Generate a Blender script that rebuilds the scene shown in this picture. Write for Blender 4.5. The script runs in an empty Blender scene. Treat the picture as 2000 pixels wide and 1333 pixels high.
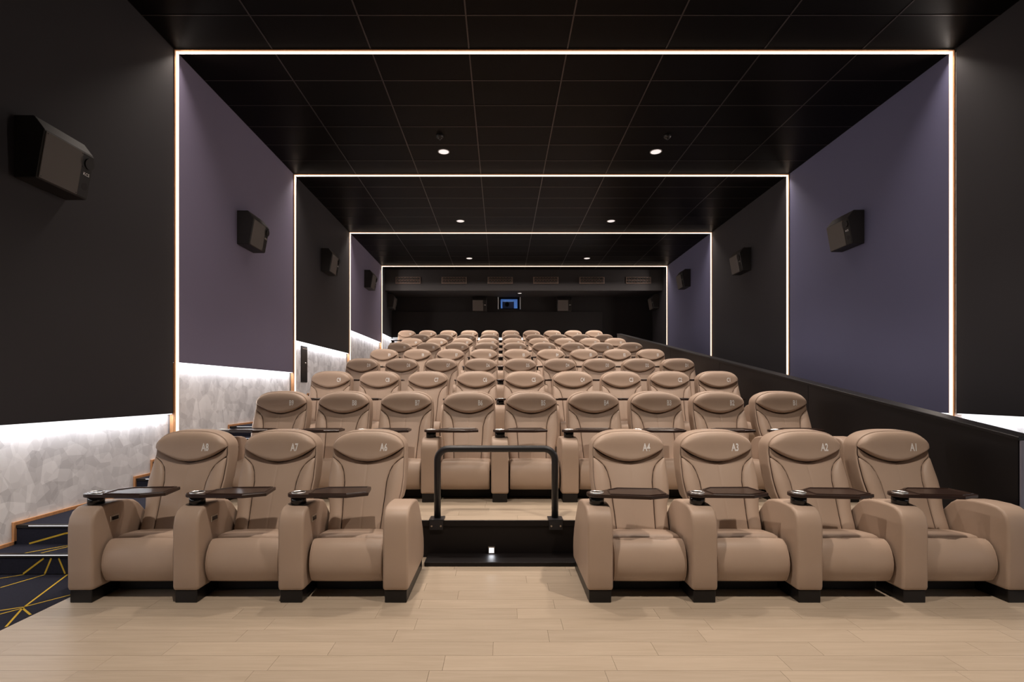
import bpy, bmesh, math, random
from mathutils import Vector, Matrix

random.seed(7)
sc = bpy.context.scene
COL = sc.collection
R = math.radians

# ------------------------------------------------------------------ camera
cam_d = bpy.data.cameras.new('camera')
cam_d.sensor_width = 36.0
cam_d.lens = 1002 / 2000 * 36.0
cam_d.shift_x = 0.0105
cam_d.shift_y = 0.04875
cam_d.clip_start = 0.02
cam = bpy.data.objects.new('camera', cam_d)
cam.location = (0, 0, 1.46)
cam.rotation_euler = (R(90), 0, 0)
COL.objects.link(cam)
sc.camera = cam

# ------------------------------------------------------------------ exposure, world
sc.view_settings.view_transform = 'Standard'
sc.view_settings.look = 'None'
sc.view_settings.exposure = 0.0
sc.view_settings.gamma = 1.0
sc.view_settings.use_curve_mapping = False
world = bpy.data.worlds.new('world')
world.use_nodes = True
world.node_tree.nodes['Background'].inputs[0].default_value = (0.02, 0.019, 0.02, 1)
world.node_tree.nodes['Background'].inputs[1].default_value = 0.2
sc.world = world
sc.cycles.use_denoising = True
sc.cycles.sample_clamp_indirect = 4.0
sc.cycles.max_bounces = 8
sc.cycles.diffuse_bounces = 2

# ------------------------------------------------------------------ dimensions
XL, XR = -4.06, 5.63            # faces of the dark panels
XWL, XWR = -4.13, 5.70          # faces of the pale wainscot
ZC = 5.705                      # ceiling
YF, YB = -4.0, 19.1             # screen wall, back wall
PORT = [6.40, 10.06, 13.72, 17.38]
SEC = [YF] + PORT + [YB]
PBOT = [1.18, 1.82, 2.46, 3.10, 3.43]
P = 0.72                        # seat pitch
ROWY = [d - 0.72 for d in (4.24, 5.95, 7.66, 9.37, 11.08, 12.8, 14.5, 16.15, 17.75)]
ROWZ = [0, 0.32, 0.62, 0.92, 1.23, 1.535, 1.82, 2.11, 2.42]
RISER = [y - 0.73 for y in ROWY]
XAISLE = -3.05
XPART = 3.75

LED_COL = (1.0, 0.86, 0.77)
COVE_COL = (0.97, 0.97, 1.0)
DOWN_COL = (1.0, 0.86, 0.74)
W_DOWN = 255.0
W_FRONT = 540.0
W_SCREEN = 40.0
W_LED = 10.0      # per metre and side
W_COVE = 3.2     # per metre


def lamp(name, kind, loc, rot, energy, color, **kw):
    l = bpy.data.lights.new(name, kind)
    l.energy = energy
    l.color = color
    for k, v in kw.items():
        setattr(l, k, v)
    o = bpy.data.objects.new(name, l)
    o.location = loc
    o.rotation_euler = rot
    COL.objects.link(o)
    return o


# downlights in the ceiling: two columns, the ones over the front are above the frame
DL_X = (-1.02, 2.74)
DL_Y = (-2.0, 1.75, 5.43, 9.09, 12.8, 16.4)
for yy in DL_Y:
    for xx in DL_X:
        lamp('downlight_lamp', 'SPOT', (xx, yy, ZC - 0.05), (0, 0, 0),
             W_SCREEN if yy < 0 else W_FRONT if yy < 3 else W_DOWN, DOWN_COL,
             spot_size=R(100), spot_blend=0.5, shadow_soft_size=0.07)
lamp('soffit_lamp', 'SPOT', (0.66, 18.35, 4.93), (0, 0, 0), 6, DOWN_COL,
     spot_size=R(120), spot_blend=0.6, shadow_soft_size=0.05)

# the light strips of the frames shine straight into the room in a beam of about 100 degrees
for py in PORT:
    for x, sgn in ((XL + 0.0312, 1), (XR - 0.0312, -1)):
        lamp('frame_strip_lamp', 'AREA', (x, py, ZC / 2), (0, R(-90) * sgn, 0), 0.75 * W_LED * ZC, LED_COL,
             shape='RECTANGLE', size=ZC - 0.1, size_y=0.032, spread=R(105))
    lamp('frame_strip_lamp', 'AREA', ((XL + XR) / 2, py, ZC - 0.0345), (0, 0, 0), W_LED * (XR - XL), LED_COL,
         shape='RECTANGLE', size=XR - XL - 0.1, size_y=0.032, spread=R(105))
# cove strips under the dark panels wash the pale wainscot
for i in range(5):
    y0, y1 = SEC[i], SEC[i + 1]
    y0, y1 = y0 + 0.08, y1 - 0.08
    for side, z in ((-1, PBOT[i]), (1, 1.18)):
        x = XWL + 0.037 if side < 0 else XWR - 0.037
        lamp('cove_lamp', 'AREA', (x, (y0 + y1) / 2, z - 0.012), (0, 0, 0), W_COVE * (y1 - y0), COVE_COL,
             shape='RECTANGLE', size=0.05, size_y=y1 - y0)
lamp('cove_lamp', 'AREA', (0, YB - 0.04, 3.415), (0, 0, 0), W_COVE * 7, COVE_COL,
     shape='RECTANGLE', size=7.4, size_y=0.05)
lamp('booth_lamp', 'AREA', (0.3, YB + 0.75, 5.3), (0, 0, 0), 14, (0.30, 0.55, 1.0),
     shape='RECTANGLE', size=1.0, size_y=0.5)


# ------------------------------------------------------------------ helpers
def srgb(r, g, b):
    f = lambda c: (c / 255 / 12.92) if c / 255 <= 0.04045 else ((c / 255 + 0.055) / 1.055) ** 2.4
    return (f(r), f(g), f(b), 1)


def mat(name, col, rough=0.5, metal=0.0, spec=0.5, bump=0.0, bscale=200.0, var=0.0, vscale=3.0, coat=0.0):
    m = bpy.data.materials.new(name)
    m.use_nodes = True
    nt = m.node_tree
    b = nt.nodes['Principled BSDF']
    if len(col) == 3:
        col = (*col, 1)
    b.inputs['Base Color'].default_value = col
    b.inputs['Roughness'].default_value = rough
    b.inputs['Metallic'].default_value = metal
    b.inputs['Specular IOR Level'].default_value = spec
    b.inputs['Coat Weight'].default_value = coat
    tc = nt.nodes.new('ShaderNodeTexCoord')
    if var:
        n = nt.nodes.new('ShaderNodeTexNoise')
        n.inputs['Scale'].default_value = vscale
        n.inputs['Detail'].default_value = 4
        nt.links.new(tc.outputs['Object'], n.inputs['Vector'])
        mx = nt.nodes.new('ShaderNodeMix')
        mx.data_type = 'RGBA'
        mx.inputs[6].default_value = tuple(c * (1 - var) for c in col[:3]) + (1,)
        mx.inputs[7].default_value = tuple(c * (1 + var) for c in col[:3]) + (1,)
        nt.links.new(n.outputs['Fac'], mx.inputs[0])
        nt.links.new(mx.outputs[2], b.inputs['Base Color'])
    if bump:
        n = nt.nodes.new('ShaderNodeTexNoise')
        n.inputs['Scale'].default_value = bscale
        n.inputs['Detail'].default_value = 3
        nt.links.new(tc.outputs['Object'], n.inputs['Vector'])
        bp = nt.nodes.new('ShaderNodeBump')
        bp.inputs['Strength'].default_value = bump
        bp.inputs['Distance'].default_value = 0.002
        nt.links.new(n.outputs['Fac'], bp.inputs['Height'])
        nt.links.new(bp.outputs['Normal'], b.inputs['Normal'])
    return m


def emit(name, col, strength):
    m = bpy.data.materials.new(name)
    m.use_nodes = True
    nt = m.node_tree
    b = nt.nodes['Principled BSDF']
    b.inputs['Base Color'].default_value = (0.8, 0.8, 0.8, 1)
    b.inputs['Emission Color'].default_value = (*col, 1)
    b.inputs['Emission Strength'].default_value = strength
    return m


def wood_mat(name, base, dark, stretch=(1, 14, 14), rnd=0.10, rough=0.45):
    m = bpy.data.materials.new(name)
    m.use_nodes = True
    nt = m.node_tree
    L = nt.links.new
    b = nt.nodes['Principled BSDF']
    b.inputs['Roughness'].default_value = rough
    tc = nt.nodes.new('ShaderNodeTexCoord')
    oi = nt.nodes.new('ShaderNodeObjectInfo')
    off = nt.nodes.new('ShaderNodeVectorMath'); off.operation = 'SCALE'
    cmb = nt.nodes.new('ShaderNodeCombineXYZ')
    L(oi.outputs['Random'], cmb.inputs[0]); L(oi.outputs['Random'], cmb.inputs[1])
    L(cmb.outputs[0], off.inputs[0]); off.inputs['Scale'].default_value = 37.0
    add = nt.nodes.new('ShaderNodeVectorMath'); add.operation = 'ADD'
    L(tc.outputs['Object'], add.inputs[0]); L(off.outputs[0], add.inputs[1])
    mp = nt.nodes.new('ShaderNodeMapping'); mp.inputs['Scale'].default_value = stretch
    L(add.outputs[0], mp.inputs[0])
    n = nt.nodes.new('ShaderNodeTexNoise'); n.inputs['Scale'].default_value = 2.2
    n.inputs['Detail'].default_value = 7; n.inputs['Roughness'].default_value = 0.62
    n.inputs['Distortion'].default_value = 0.6
    L(mp.outputs[0], n.inputs['Vector'])
    cr = nt.nodes.new('ShaderNodeValToRGB')
    cr.color_ramp.elements[0].position = 0.3; cr.color_ramp.elements[0].color = (*dark, 1)
    cr.color_ramp.elements[1].position = 0.7; cr.color_ramp.elements[1].color = (*base, 1)
    L(n.outputs['Fac'], cr.inputs[0])
    ma = nt.nodes.new('ShaderNodeMath'); ma.operation = 'MULTIPLY_ADD'
    ma.inputs[1].default_value = rnd * 2; ma.inputs[2].default_value = 1 - rnd
    L(oi.outputs['Random'], ma.inputs[0])
    hsv = nt.nodes.new('ShaderNodeHueSaturation')
    L(ma.outputs[0], hsv.inputs['Value']); L(cr.outputs[0], hsv.inputs['Color'])
    L(hsv.outputs[0], b.inputs['Base Color'])
    return m


def shard_mat(name):
    """pale wall covering printed and embossed with overlapping shards"""
    m = bpy.data.materials.new(name)
    m.use_nodes = True
    nt = m.node_tree
    L = nt.links.new
    b = nt.nodes['Principled BSDF']
    b.inputs['Roughness'].default_value = 0.55
    tc = nt.nodes.new('ShaderNodeTexCoord')
    outs = []
    for k, (rot, scl, seed) in enumerate(((0.5, (1, 4.4, 2.7), 0), (-0.6, (1, 3.6, 6.2), 5.3), (0.2, (1, 9.0, 5.5), 9.1))):
        mp = nt.nodes.new('ShaderNodeMapping')
        mp.inputs['Rotation'].default_value = (rot, 0, 0)
        mp.inputs['Scale'].default_value = scl
        mp.inputs['Location'].default_value = (seed, seed, seed)
        L(tc.outputs['Object'], mp.inputs[0])
        v = nt.nodes.new('ShaderNodeTexVoronoi')
        v.inputs['Scale'].default_value = 1.5
        L(mp.outputs[0], v.inputs['Vector'])
        sp = nt.nodes.new('ShaderNodeSeparateColor')
        L(v.outputs['Color'], sp.inputs[0])
        outs.append(sp.outputs[0])
    a1 = nt.nodes.new('ShaderNodeMath'); a1.operation = 'ADD'
    L(outs[0], a1.inputs[0]); L(outs[1], a1.inputs[1])
    a2 = nt.nodes.new('ShaderNodeMath'); a2.operation = 'MULTIPLY_ADD'
    a2.inputs[1].default_value = 0.5
    L(outs[2], a2.inputs[0]); L(a1.outputs[0], a2.inputs[2])
    mr = nt.nodes.new('ShaderNodeMapRange')
    mr.inputs['From Min'].default_value = 0.2; mr.inputs['From Max'].default_value = 2.3
    L(a2.outputs[0], mr.inputs[0])
    cr = nt.nodes.new('ShaderNodeValToRGB')
    cr.color_ramp.elements[0].color = (0.54, 0.53, 0.55, 1)
    cr.color_ramp.elements[1].color = (0.95, 0.945, 0.97, 1)
    L(mr.outputs[0], cr.inputs[0])
    L(cr.outputs[0], b.inputs['Base Color'])
    bp = nt.nodes.new('ShaderNodeBump'); bp.inputs['Strength'].default_value = 0.25; bp.inputs['Distance'].default_value = 0.004
    L(mr.outputs[0], bp.inputs['Height']); L(bp.outputs[0], b.inputs['Normal'])
    return m


M = {}
M['leather'] = mat('leather', (0.45, 0.335, 0.258), 0.47, spec=0.4, bump=0.12, bscale=420, var=0.04, vscale=5)
M['leather_back'] = M['leather']
M['groove_shade'] = mat('groove_shade', (0.06, 0.035, 0.025), 0.7)  # dark colour painted in for the shade inside the backrest grooves
M['black_plastic'] = mat('black_plastic', (0.008, 0.007, 0.007), 0.38, spec=0.35, bump=0.05)
M['gloss_black'] = mat('gloss_black', (0.006, 0.006, 0.007), 0.12)
M['matt_black'] = mat('matt_black', (0.008, 0.007, 0.007), 0.75, bump=0.1)
M['tray'] = mat('tray', (0.028, 0.014, 0.010), 0.28, bump=0.05, bscale=300, var=0.2, vscale=20)
M['chrome'] = mat('chrome', (0.95, 0.95, 0.95), 0.32, metal=1.0)
M['steel'] = mat('steel', (0.55, 0.5, 0.44), 0.3, metal=1.0)
M['thread'] = mat('thread', (0.95, 0.94, 0.93), 0.6)
M['rail'] = mat('rail', (0.010, 0.010, 0.013), 0.42)
M['riser'] = mat('riser', (0.006, 0.004, 0.004), 0.5, spec=0.3, bump=0.05)
M['oak'] = wood_mat('oak', (0.49, 0.40, 0.305), (0.415, 0.332, 0.245), rnd=0.055, rough=0.42)
M['gap'] = mat('gap', (0.36, 0.27, 0.19), 0.7)
M['copper_wood'] = wood_mat('copper_wood', (0.62, 0.31, 0.14), (0.48, 0.22, 0.09), (14, 14, 2), rnd=0.05, rough=0.4)  # wood trim, its orange brightened to imitate bloom beside the light strips
M['dark_panel'] = mat('dark_panel', (0.0118, 0.0102, 0.0138), 0.7, bump=0.1, bscale=60, var=0.06, vscale=0.8)
M['lilac_panel'] = mat('lilac_panel', (0.138, 0.122, 0.19), 0.7, bump=0.1, bscale=60, var=0.05, vscale=0.8)
M['slate_panel'] = mat('slate_panel', (0.09, 0.09, 0.165), 0.7, bump=0.1, bscale=60, var=0.05, vscale=0.8)
M['shard'] = shard_mat('shard_wallcovering')
M['ceil_tile'] = mat('ceil_tile', (0.0030, 0.0022, 0.0022), 0.42, spec=0.06, bump=0.25, bscale=40, var=0.15, vscale=2)
M['tbar'] = mat('tbar', (0.06, 0.05, 0.048), 0.35, metal=0.6)
M['back_wall'] = mat('back_wall', (0.006, 0.0045, 0.005), 0.7, bump=0.1)
M['soffit'] = mat('soffit', (0.014, 0.012, 0.0135), 0.6, bump=0.1)
M['screen'] = mat('screen', (0.3, 0.3, 0.3), 0.8)
M['carpet'] = mat('carpet', (0.020, 0.020, 0.030), 0.95, spec=0.1, bump=0.6, bscale=500, var=0.25, vscale=60)
M['stripe'] = mat('stripe', (0.55, 0.36, 0.04), 0.9, spec=0.1, bump=0.4, bscale=500)
M['partition'] = mat('partition', (0.0075, 0.007, 0.0085), 0.45, spec=0.25, bump=0.05, bscale=30)
M['end_paint'] = mat('end_paint', (0.20, 0.20, 0.26), 0.6)
M['cabinet'] = mat('cabinet', (0.014, 0.012, 0.012), 0.55, bump=0.15, bscale=120)
M['grille'] = mat('grille', (0.085, 0.075, 0.070), 0.6, bump=0.4, bscale=500)
M['vent'] = mat('vent', (0.13, 0.095, 0.08), 0.45)
M['led'] = emit('led', (1.0, 0.79, 0.60), 1.4)
M['cove'] = emit('cove', (0.97, 0.97, 1.0), 1.6)
M['lens'] = emit('lens', (1.0, 0.93, 0.92), 0.72)
M['steplamp'] = emit('steplamp', (0.9, 0.93, 1.0), 2.2)
M['white_led'] = emit('white_led', (0.9, 0.93, 1.0), 0.45)
M['booth'] = mat('booth', (0.4, 0.5, 0.7), 0.6)
M['projector'] = mat('projector', (0.30, 0.33, 0.40), 0.4)
M['white_trim'] = mat('white_trim', (0.25, 0.24, 0.24), 0.5)
M['jamb_white'] = mat('jamb_white', (0.7, 0.75, 0.8), 0.5)
M['navy'] = mat('navy', (0.01, 0.015, 0.03), 0.6)
gl = bpy.data.materials.new('glass'); gl.use_nodes = True
gb = gl.node_tree.nodes['Principled BSDF']
gb.inputs['Transmission Weight'].default_value = 1.0
gb.inputs['Roughness'].default_value = 0.0
gb.inputs['IOR'].default_value = 1.1
M['glass'] = gl


def mesh_of(name, bm, m, smooth=False):
    bmesh.ops.recalc_face_normals(bm, faces=bm.faces)
    me = bpy.data.meshes.new(name)
    bm.to_mesh(me)
    bm.free()
    ms = m if isinstance(m, (list, tuple)) else [m]
    for x in ms:
        me.materials.append(x)
    if smooth:
        for p in me.polygons:
            p.use_smooth = True
    return me


def put(name, me, parent=None, loc=(0, 0, 0), rot=(0, 0, 0)):
    o = bpy.data.objects.new(name, me)
    COL.objects.link(o)
    o.location = loc
    o.rotation_euler = rot
    if parent is not None:
        o.parent = parent
    return o


def tag(o, label, cat, group=None):
    o['label'] = label
    o['category'] = cat
    if group:
        o['group'] = group
    return o


def struct(o):
    o['kind'] = 'structure'
    return o


def thing(name, label, cat, loc=(0, 0, 0), rotz=0.0, group=None):
    o = bpy.data.objects.new(name, None)
    o.empty_display_size = 0.1
    COL.objects.link(o)
    o.location = loc
    o.rotation_euler = (0, 0, rotz)
    return tag(o, label, cat, group)


def box(bm, x0, x1, y0, y1, z0, z1, mi=0):
    v = [bm.verts.new((x, y, z)) for x in (x0, x1) for y in (y0, y1) for z in (z0, z1)]
    fs = [(0, 1, 3, 2), (4, 6, 7, 5), (0, 4, 5, 1), (2, 3, 7, 6), (0, 2, 6, 4), (1, 5, 7, 3)]
    for f in fs:
        bm.faces.new([v[i] for i in f]).material_index = mi


def bevel(bm, w, seg=2):
    bmesh.ops.bevel(bm, geom=list(bm.edges), offset=w, segments=seg, affect='EDGES', profile=0.5)


def box_mesh(name, x0, x1, y0, y1, z0, z1, m, bv=0.0, seg=2):
    bm = bmesh.new()
    box(bm, x0, x1, y0, y1, z0, z1)
    if bv:
        bevel(bm, bv, seg)
    return mesh_of(name, bm, m)


def cyl(bm, c, r0, r1, h, axis='Z', n=24, cap=True, mi=0):
    """tapered cylinder from c along the axis"""
    rings = []
    for t, r in ((0, r0), (1, r1)):
        ring = []
        for i in range(n):
            a = 2 * math.pi * i / n
            p, q = r * math.cos(a), r * math.sin(a)
            if axis == 'Z':
                co = (c[0] + p, c[1] + q, c[2] + h * t)
            elif axis == 'Y':
                co = (c[0] + p, c[1] + h * t, c[2] + q)
            else:
                co = (c[0] + h * t, c[1] + p, c[2] + q)
            ring.append(bm.verts.new(co))
        rings.append(ring)
    for i in range(n):
        j = (i + 1) % n
        bm.faces.new((rings[0][i], rings[0][j], rings[1][j], rings[1][i])).material_index = mi
    if cap:
        bm.faces.new(rings[0]).material_index = mi
        bm.faces.new(rings[1]).material_index = mi


def lathe(bm, prof, n=28, c=(0, 0, 0)):
    """closed or open profile of (r, z) turned about Z"""
    rings = []
    for r, z in prof:
        if r < 1e-6:
            rings.append([bm.verts.new((c[0], c[1], c[2] + z))])
        else:
            rings.append([bm.verts.new((c[0] + r * math.cos(2 * math.pi * i / n), c[1] + r * math.sin(2 * math.pi * i / n), c[2] + z)) for i in range(n)])
    for A, B in zip(rings, rings[1:]):
        for i in range(n):
            j = (i + 1) % n
            if len(A) == 1 and len(B) == 1:
                continue
            if len(A) == 1:
                bm.faces.new((A[0], B[i], B[j]))
            elif len(B) == 1:
                bm.faces.new((A[i], A[j], B[0]))
            else:
                bm.faces.new((A[i], A[j], B[j], B[i]))


def tube(bm, pts, r, n=12):
    rings = []
    pts = [Vector(p) for p in pts]
    for i, p in enumerate(pts):
        t = (pts[min(i + 1, len(pts) - 1)] - pts[max(i - 1, 0)]).normalized()
        u = t.cross(Vector((0, 1, 0)))
        if u.length < 1e-3:
            u = t.cross(Vector((1, 0, 0)))
        u.normalize()
        w = t.cross(u)
        rings.append([bm.verts.new(p + r * (math.cos(2 * math.pi * k / n) * u + math.sin(2 * math.pi * k / n) * w)) for k in range(n)])
    for A, B in zip(rings, rings[1:]):
        for i in range(n):
            j = (i + 1) % n
            bm.faces.new((A[i], A[j], B[j], B[i]))
    bm.faces.new(rings[0])
    bm.faces.new(rings[-1])


def prism(bm, poly, z0, z1, mi=0):
    lo = [bm.verts.new((x, y, z0)) for x, y in poly]
    hi = [bm.verts.new((x, y, z1)) for x, y in poly]
    n = len(poly)
    for i in range(n):
        j = (i + 1) % n
        bm.faces.new((lo[i], lo[j], hi[j], hi[i])).material_index = mi
    bm.faces.new(lo).material_index = mi
    bm.faces.new(hi).material_index = mi


def inset_poly(poly, d):
    """offset a closed polygon inwards (counter-clockwise input)"""
    n = len(poly)
    area = sum(poly[i][0] * poly[(i + 1) % n][1] - poly[(i + 1) % n][0] * poly[i][1] for i in range(n))
    s = 1 if area > 0 else -1
    out = []
    for i in range(n):
        p0, p1, p2 = Vector(poly[i - 1]), Vector(poly[i]), Vector(poly[(i + 1) % n])
        e1 = (p1 - p0).normalized(); e2 = (p2 - p1).normalized()
        n1 = Vector((-e1.y, e1.x)) * s; n2 = Vector((-e2.y, e2.x)) * s
        b = (n1 + n2)
        b = b / max(0.35, b.length_squared / 2)
        out.append((p1.x + b.x * d, p1.y + b.y * d))
    return out


# ================================================================== THE ROOM
# ---- side walls: pale wainscot with dark panels hung in front of its upper part
bm = bmesh.new(); box(bm, XWL - 0.12, XWL, YF, YB, -0.02, ZC + 0.1)
wall_left = struct(put('wall_left', mesh_of('wall_left', bm, M['shard'])))
bm = bmesh.new(); box(bm, XWR, XWR + 0.12, YF, YB, -0.02, ZC + 0.1)
wall_right = struct(put('wall_right', mesh_of('wall_right', bm, M['shard'])))
PAN_L = ['dark_panel', 'lilac_panel', 'dark_panel', 'lilac_panel', 'dark_panel']
PAN_R = ['dark_panel', 'slate_panel', 'dark_panel', 'slate_panel', 'dark_panel']
for i in range(5):
    y0 = SEC[i] + (0.05 if i else 0.0)
    y1 = SEC[i + 1] - (0.05 if i < 4 else 0.0)
    put('wall_panel', box_mesh('wall_panel', XWL + 0.001, XL, y0, y1, PBOT[i], ZC, M[PAN_L[i]], 0.004), wall_left)
    put('wall_panel', box_mesh('wall_panel', XR, XWR - 0.001, y0, y1, 1.18, ZC, M[PAN_R[i]], 0.004), wall_right)
    put('cove_strip', box_mesh('cove_strip', XWL + 0.012, XWL + 0.062, y0 + 0.01, y1 - 0.01, PBOT[i] - 0.010, PBOT[i] - 0.0005, M['cove']), wall_left)
    put('cove_strip', box_mesh('cove_strip', XWR - 0.062, XWR - 0.012, y0 + 0.01, y1 - 0.01, 1.17, 1.1795, M['cove']), wall_right)

# ---- back wall with the projection window cut out, pale band low down
WX0, WX1, WZ0, WZ1 = -0.13, 0.72, 4.50, 4.955
bm = bmesh.new()
box(bm, XWL, WX0, YB, YB + 0.12, 0, ZC + 0.1)
box(bm, WX1, XWR, YB, YB + 0.12, 0, ZC + 0.1)
box(bm, WX0, WX1, YB, YB + 0.12, 0, WZ0)
box(bm, WX0, WX1, YB, YB + 0.12, WZ1, ZC + 0.1)
wall_back = struct(put('wall_back', mesh_of('wall_back', bm, M['back_wall'])))
put('wainscot', box_mesh('wainscot', XWL, XPART, YB - 0.012, YB - 0.0005, 2.4, 3.40, M['shard']), wall_back)
put('cove_strip', box_mesh('cove_strip', XWL + 0.1, XPART, YB - 0.06, YB - 0.013, 3.42, 3.435, M['cove']), wall_back)
put('wall_panel', box_mesh('wall_panel', XWL + 0.08, XPART, YB - 0.065, YB - 0.0005, 3.436, 4.40, M['back_wall'], 0.003), wall_back)
struct(put('wall_front', box_mesh('wall_front', XWL, XWR, YF - 0.1, YF, 0, ZC + 0.1, M['screen'])))

# ---- soffit over the back row
soffit = struct(put('wall_soffit', box_mesh('wall_soffit', XL + 0.002, XR - 0.002, 17.9, YB - 0.001, 4.96, ZC - 0.001, M['soffit'], 0.004)))

# ---- ceiling: slab, tiles, T-bars
ceiling = struct(put('ceiling', box_mesh('ceiling', XWL, XWR, YF, YB, ZC + 0.006, ZC + 0.1, M['matt_black'])))
CX = [XL, -2.84, -1.62, -0.40, 0.82, 2.04, 3.26, 4.48, XR]
CY = [6.40 + 0.61 * k for k in range(-5, 19)] + [17.9]
tile_cache = {}
for j in range(len(CY) - 1):
    for i in range(len(CX) - 1):
        w, h = round(CX[i + 1] - CX[i], 3), round(CY[j + 1] - CY[j], 3)
        if (w, h) not in tile_cache:
            tile_cache[(w, h)] = box_mesh('ceiling_tile', -w / 2 + 0.006, w / 2 - 0.006, -h / 2 + 0.006, h / 2 - 0.006, 0, 0.008, M['ceil_tile'], 0.002, 1)
        put('ceiling_tile', tile_cache[(w, h)], ceiling, ((CX[i] + CX[i + 1]) / 2, (CY[j] + CY[j + 1]) / 2, ZC + random.uniform(-0.0012, 0.0012)),
            (random.uniform(-.0015, .0015), random.uniform(-.0015, .0015), 0))
put('ceiling_board', box_mesh('ceiling_board', XL, XR, YF, CY[0], ZC, ZC + 0.006, M['ceil_tile']), ceiling)
rl = box_mesh('ceiling_runner', -0.008, 0.008, CY[0], CY[-1], -0.005, 0.004, M['tbar'])
for x in CX[1:-1]:
    put('ceiling_runner', rl, ceiling, (x, 0, ZC))
cb = box_mesh('ceiling_crossbar', XL, XR, -0.007, 0.007, -0.004, 0.004, M['tbar'])
for y in CY[1:-1]:
    if min(abs(y - q) for q in PORT) > 0.1:
        put('ceiling_crossbar', cb, ceiling, (0, y, ZC))

# ---- floors: base slab, oak planks at the front and on the second tier
floor = struct(put('floor', box_mesh('floor', XWL, XWR, YF, YB, -0.12, -0.006, M['gap'])))
PW, PL = 0.152, 0.914
pl_mesh = {}


def planks(parent, x0, x1, y0, y1, z):
    j = 0
    y = y1
    while y > y0 + 0.01:
        ya = max(y0, y - PW)
        off = random.uniform(0, PL)
        x = x0
        nxt = x0 + off if off > 0.12 else x0 + PL
        while x < x1 - 0.01:
            xb = min(nxt, x1)
            w, h = round(xb - x, 3), round(y - ya, 3)
            if (w, h) not in pl_mesh:
                pl_mesh[(w, h)] = box_mesh('floor_plank', -w / 2 + 0.0008, w / 2 - 0.0008, -h / 2 + 0.0008, h / 2 - 0.0008, -0.008, 0, M['oak'])
            put('floor_plank', pl_mesh[(w, h)], parent, ((x + xb) / 2, (y + ya) / 2, z))
            x, nxt = xb, xb + PL
        y = ya
        j += 1


planks(floor, XAISLE, XPART, 1.86, RISER[1] - 0.0, 0.0)
put('floor_board', box_mesh('floor_board', XAISLE, XPART, YF, 1.86, -0.006, -0.0005, M['oak']), floor)
# aisle carpet on the floor and in the corridor behind the partition
carpet = struct(put('floor_carpet', box_mesh('floor_carpet', XWL, XAISLE - 0.003, YF, RISER[1] - 0.43, -0.006, 0.001, M['carpet'])))
struct(put('floor_corridor', box_mesh('floor_corridor', XPART, XWR, YF, YB, -0.006, 0.001, M['carpet'])))


def stripe_mesh(lines, plane):
    bm = bmesh.new()
    for pts, w in lines:
        for (a, b), (c, d) in zip(pts, pts[1:]):
            e = Vector((c - a, d - b)).normalized() * (w * 0.15)
            n = Vector((-(d - b), c - a)).normalized() * w / 2
            q = [(a - e.x + n.x, b - e.y + n.y), (c + e.x + n.x, d + e.y + n.y), (c + e.x - n.x, d + e.y - n.y), (a - e.x - n.x, b - e.y - n.y)]
            bm.faces.new([bm.verts.new(plane(*p)) for p in q])
    return mesh_of('carpet_stripe', bm, M['stripe'])


for pts in ([(-4.12, 3.84), (-3.89, 3.99), (-3.79, 4.068)], [(-4.0, 3.40), (-3.71, 3.8), (-3.62, 4.068)],
            [(-3.44, 4.068), (-3.21, 3.44), (-3.06, 3.17)], [(-3.06, 3.69), (-3.22, 3.46), (-3.33, 3.40), (-3.8, 3.2)],
            [(-3.6, 2.86), (-3.21, 3.44), (-3.065, 3.34)]):
    put('carpet_stripe', stripe_mesh([(pts, 0.013)], lambda x, y: (x, y, 0.0022)), carpet)

# ---- seating tiers
for k in range(1, 9):
    y1 = RISER[k + 1] if k < 8 else YB - 0.001
    x0 = XAISLE if k < 8 else -3.80
    m = [M['oak'], M['riser']]
    bm = bmesh.new()
    box(bm, x0, XPART - 0.001, RISER[k], y1, -0.006, ROWZ[k] - 0.009, 1)
    t = struct(put('floor_tier', mesh_of('floor_tier', bm, m)))
    if k == 1:
        planks(t, x0, XPART - 0.001, RISER[1] + 0.012, y1, ROWZ[k])
        put('nosing', box_mesh('nosing', x0, XPART - 0.001, RISER[1] - 0.012, RISER[1] + 0.011, ROWZ[k] - 0.045, ROWZ[k] + 0.004, M['riser'], 0.003), t)
        put('plinth', box_mesh('plinth', -0.64, 0.67, RISER[1] - 0.24, RISER[1] - 0.0005, 0.0005, 0.035, M['riser'], 0.004), t)
    else:
        put('floor_board', box_mesh('floor_board', x0, XPART - 0.001, RISER[k], y1, ROWZ[k] - 0.009, ROWZ[k], M['oak']), t)

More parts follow.
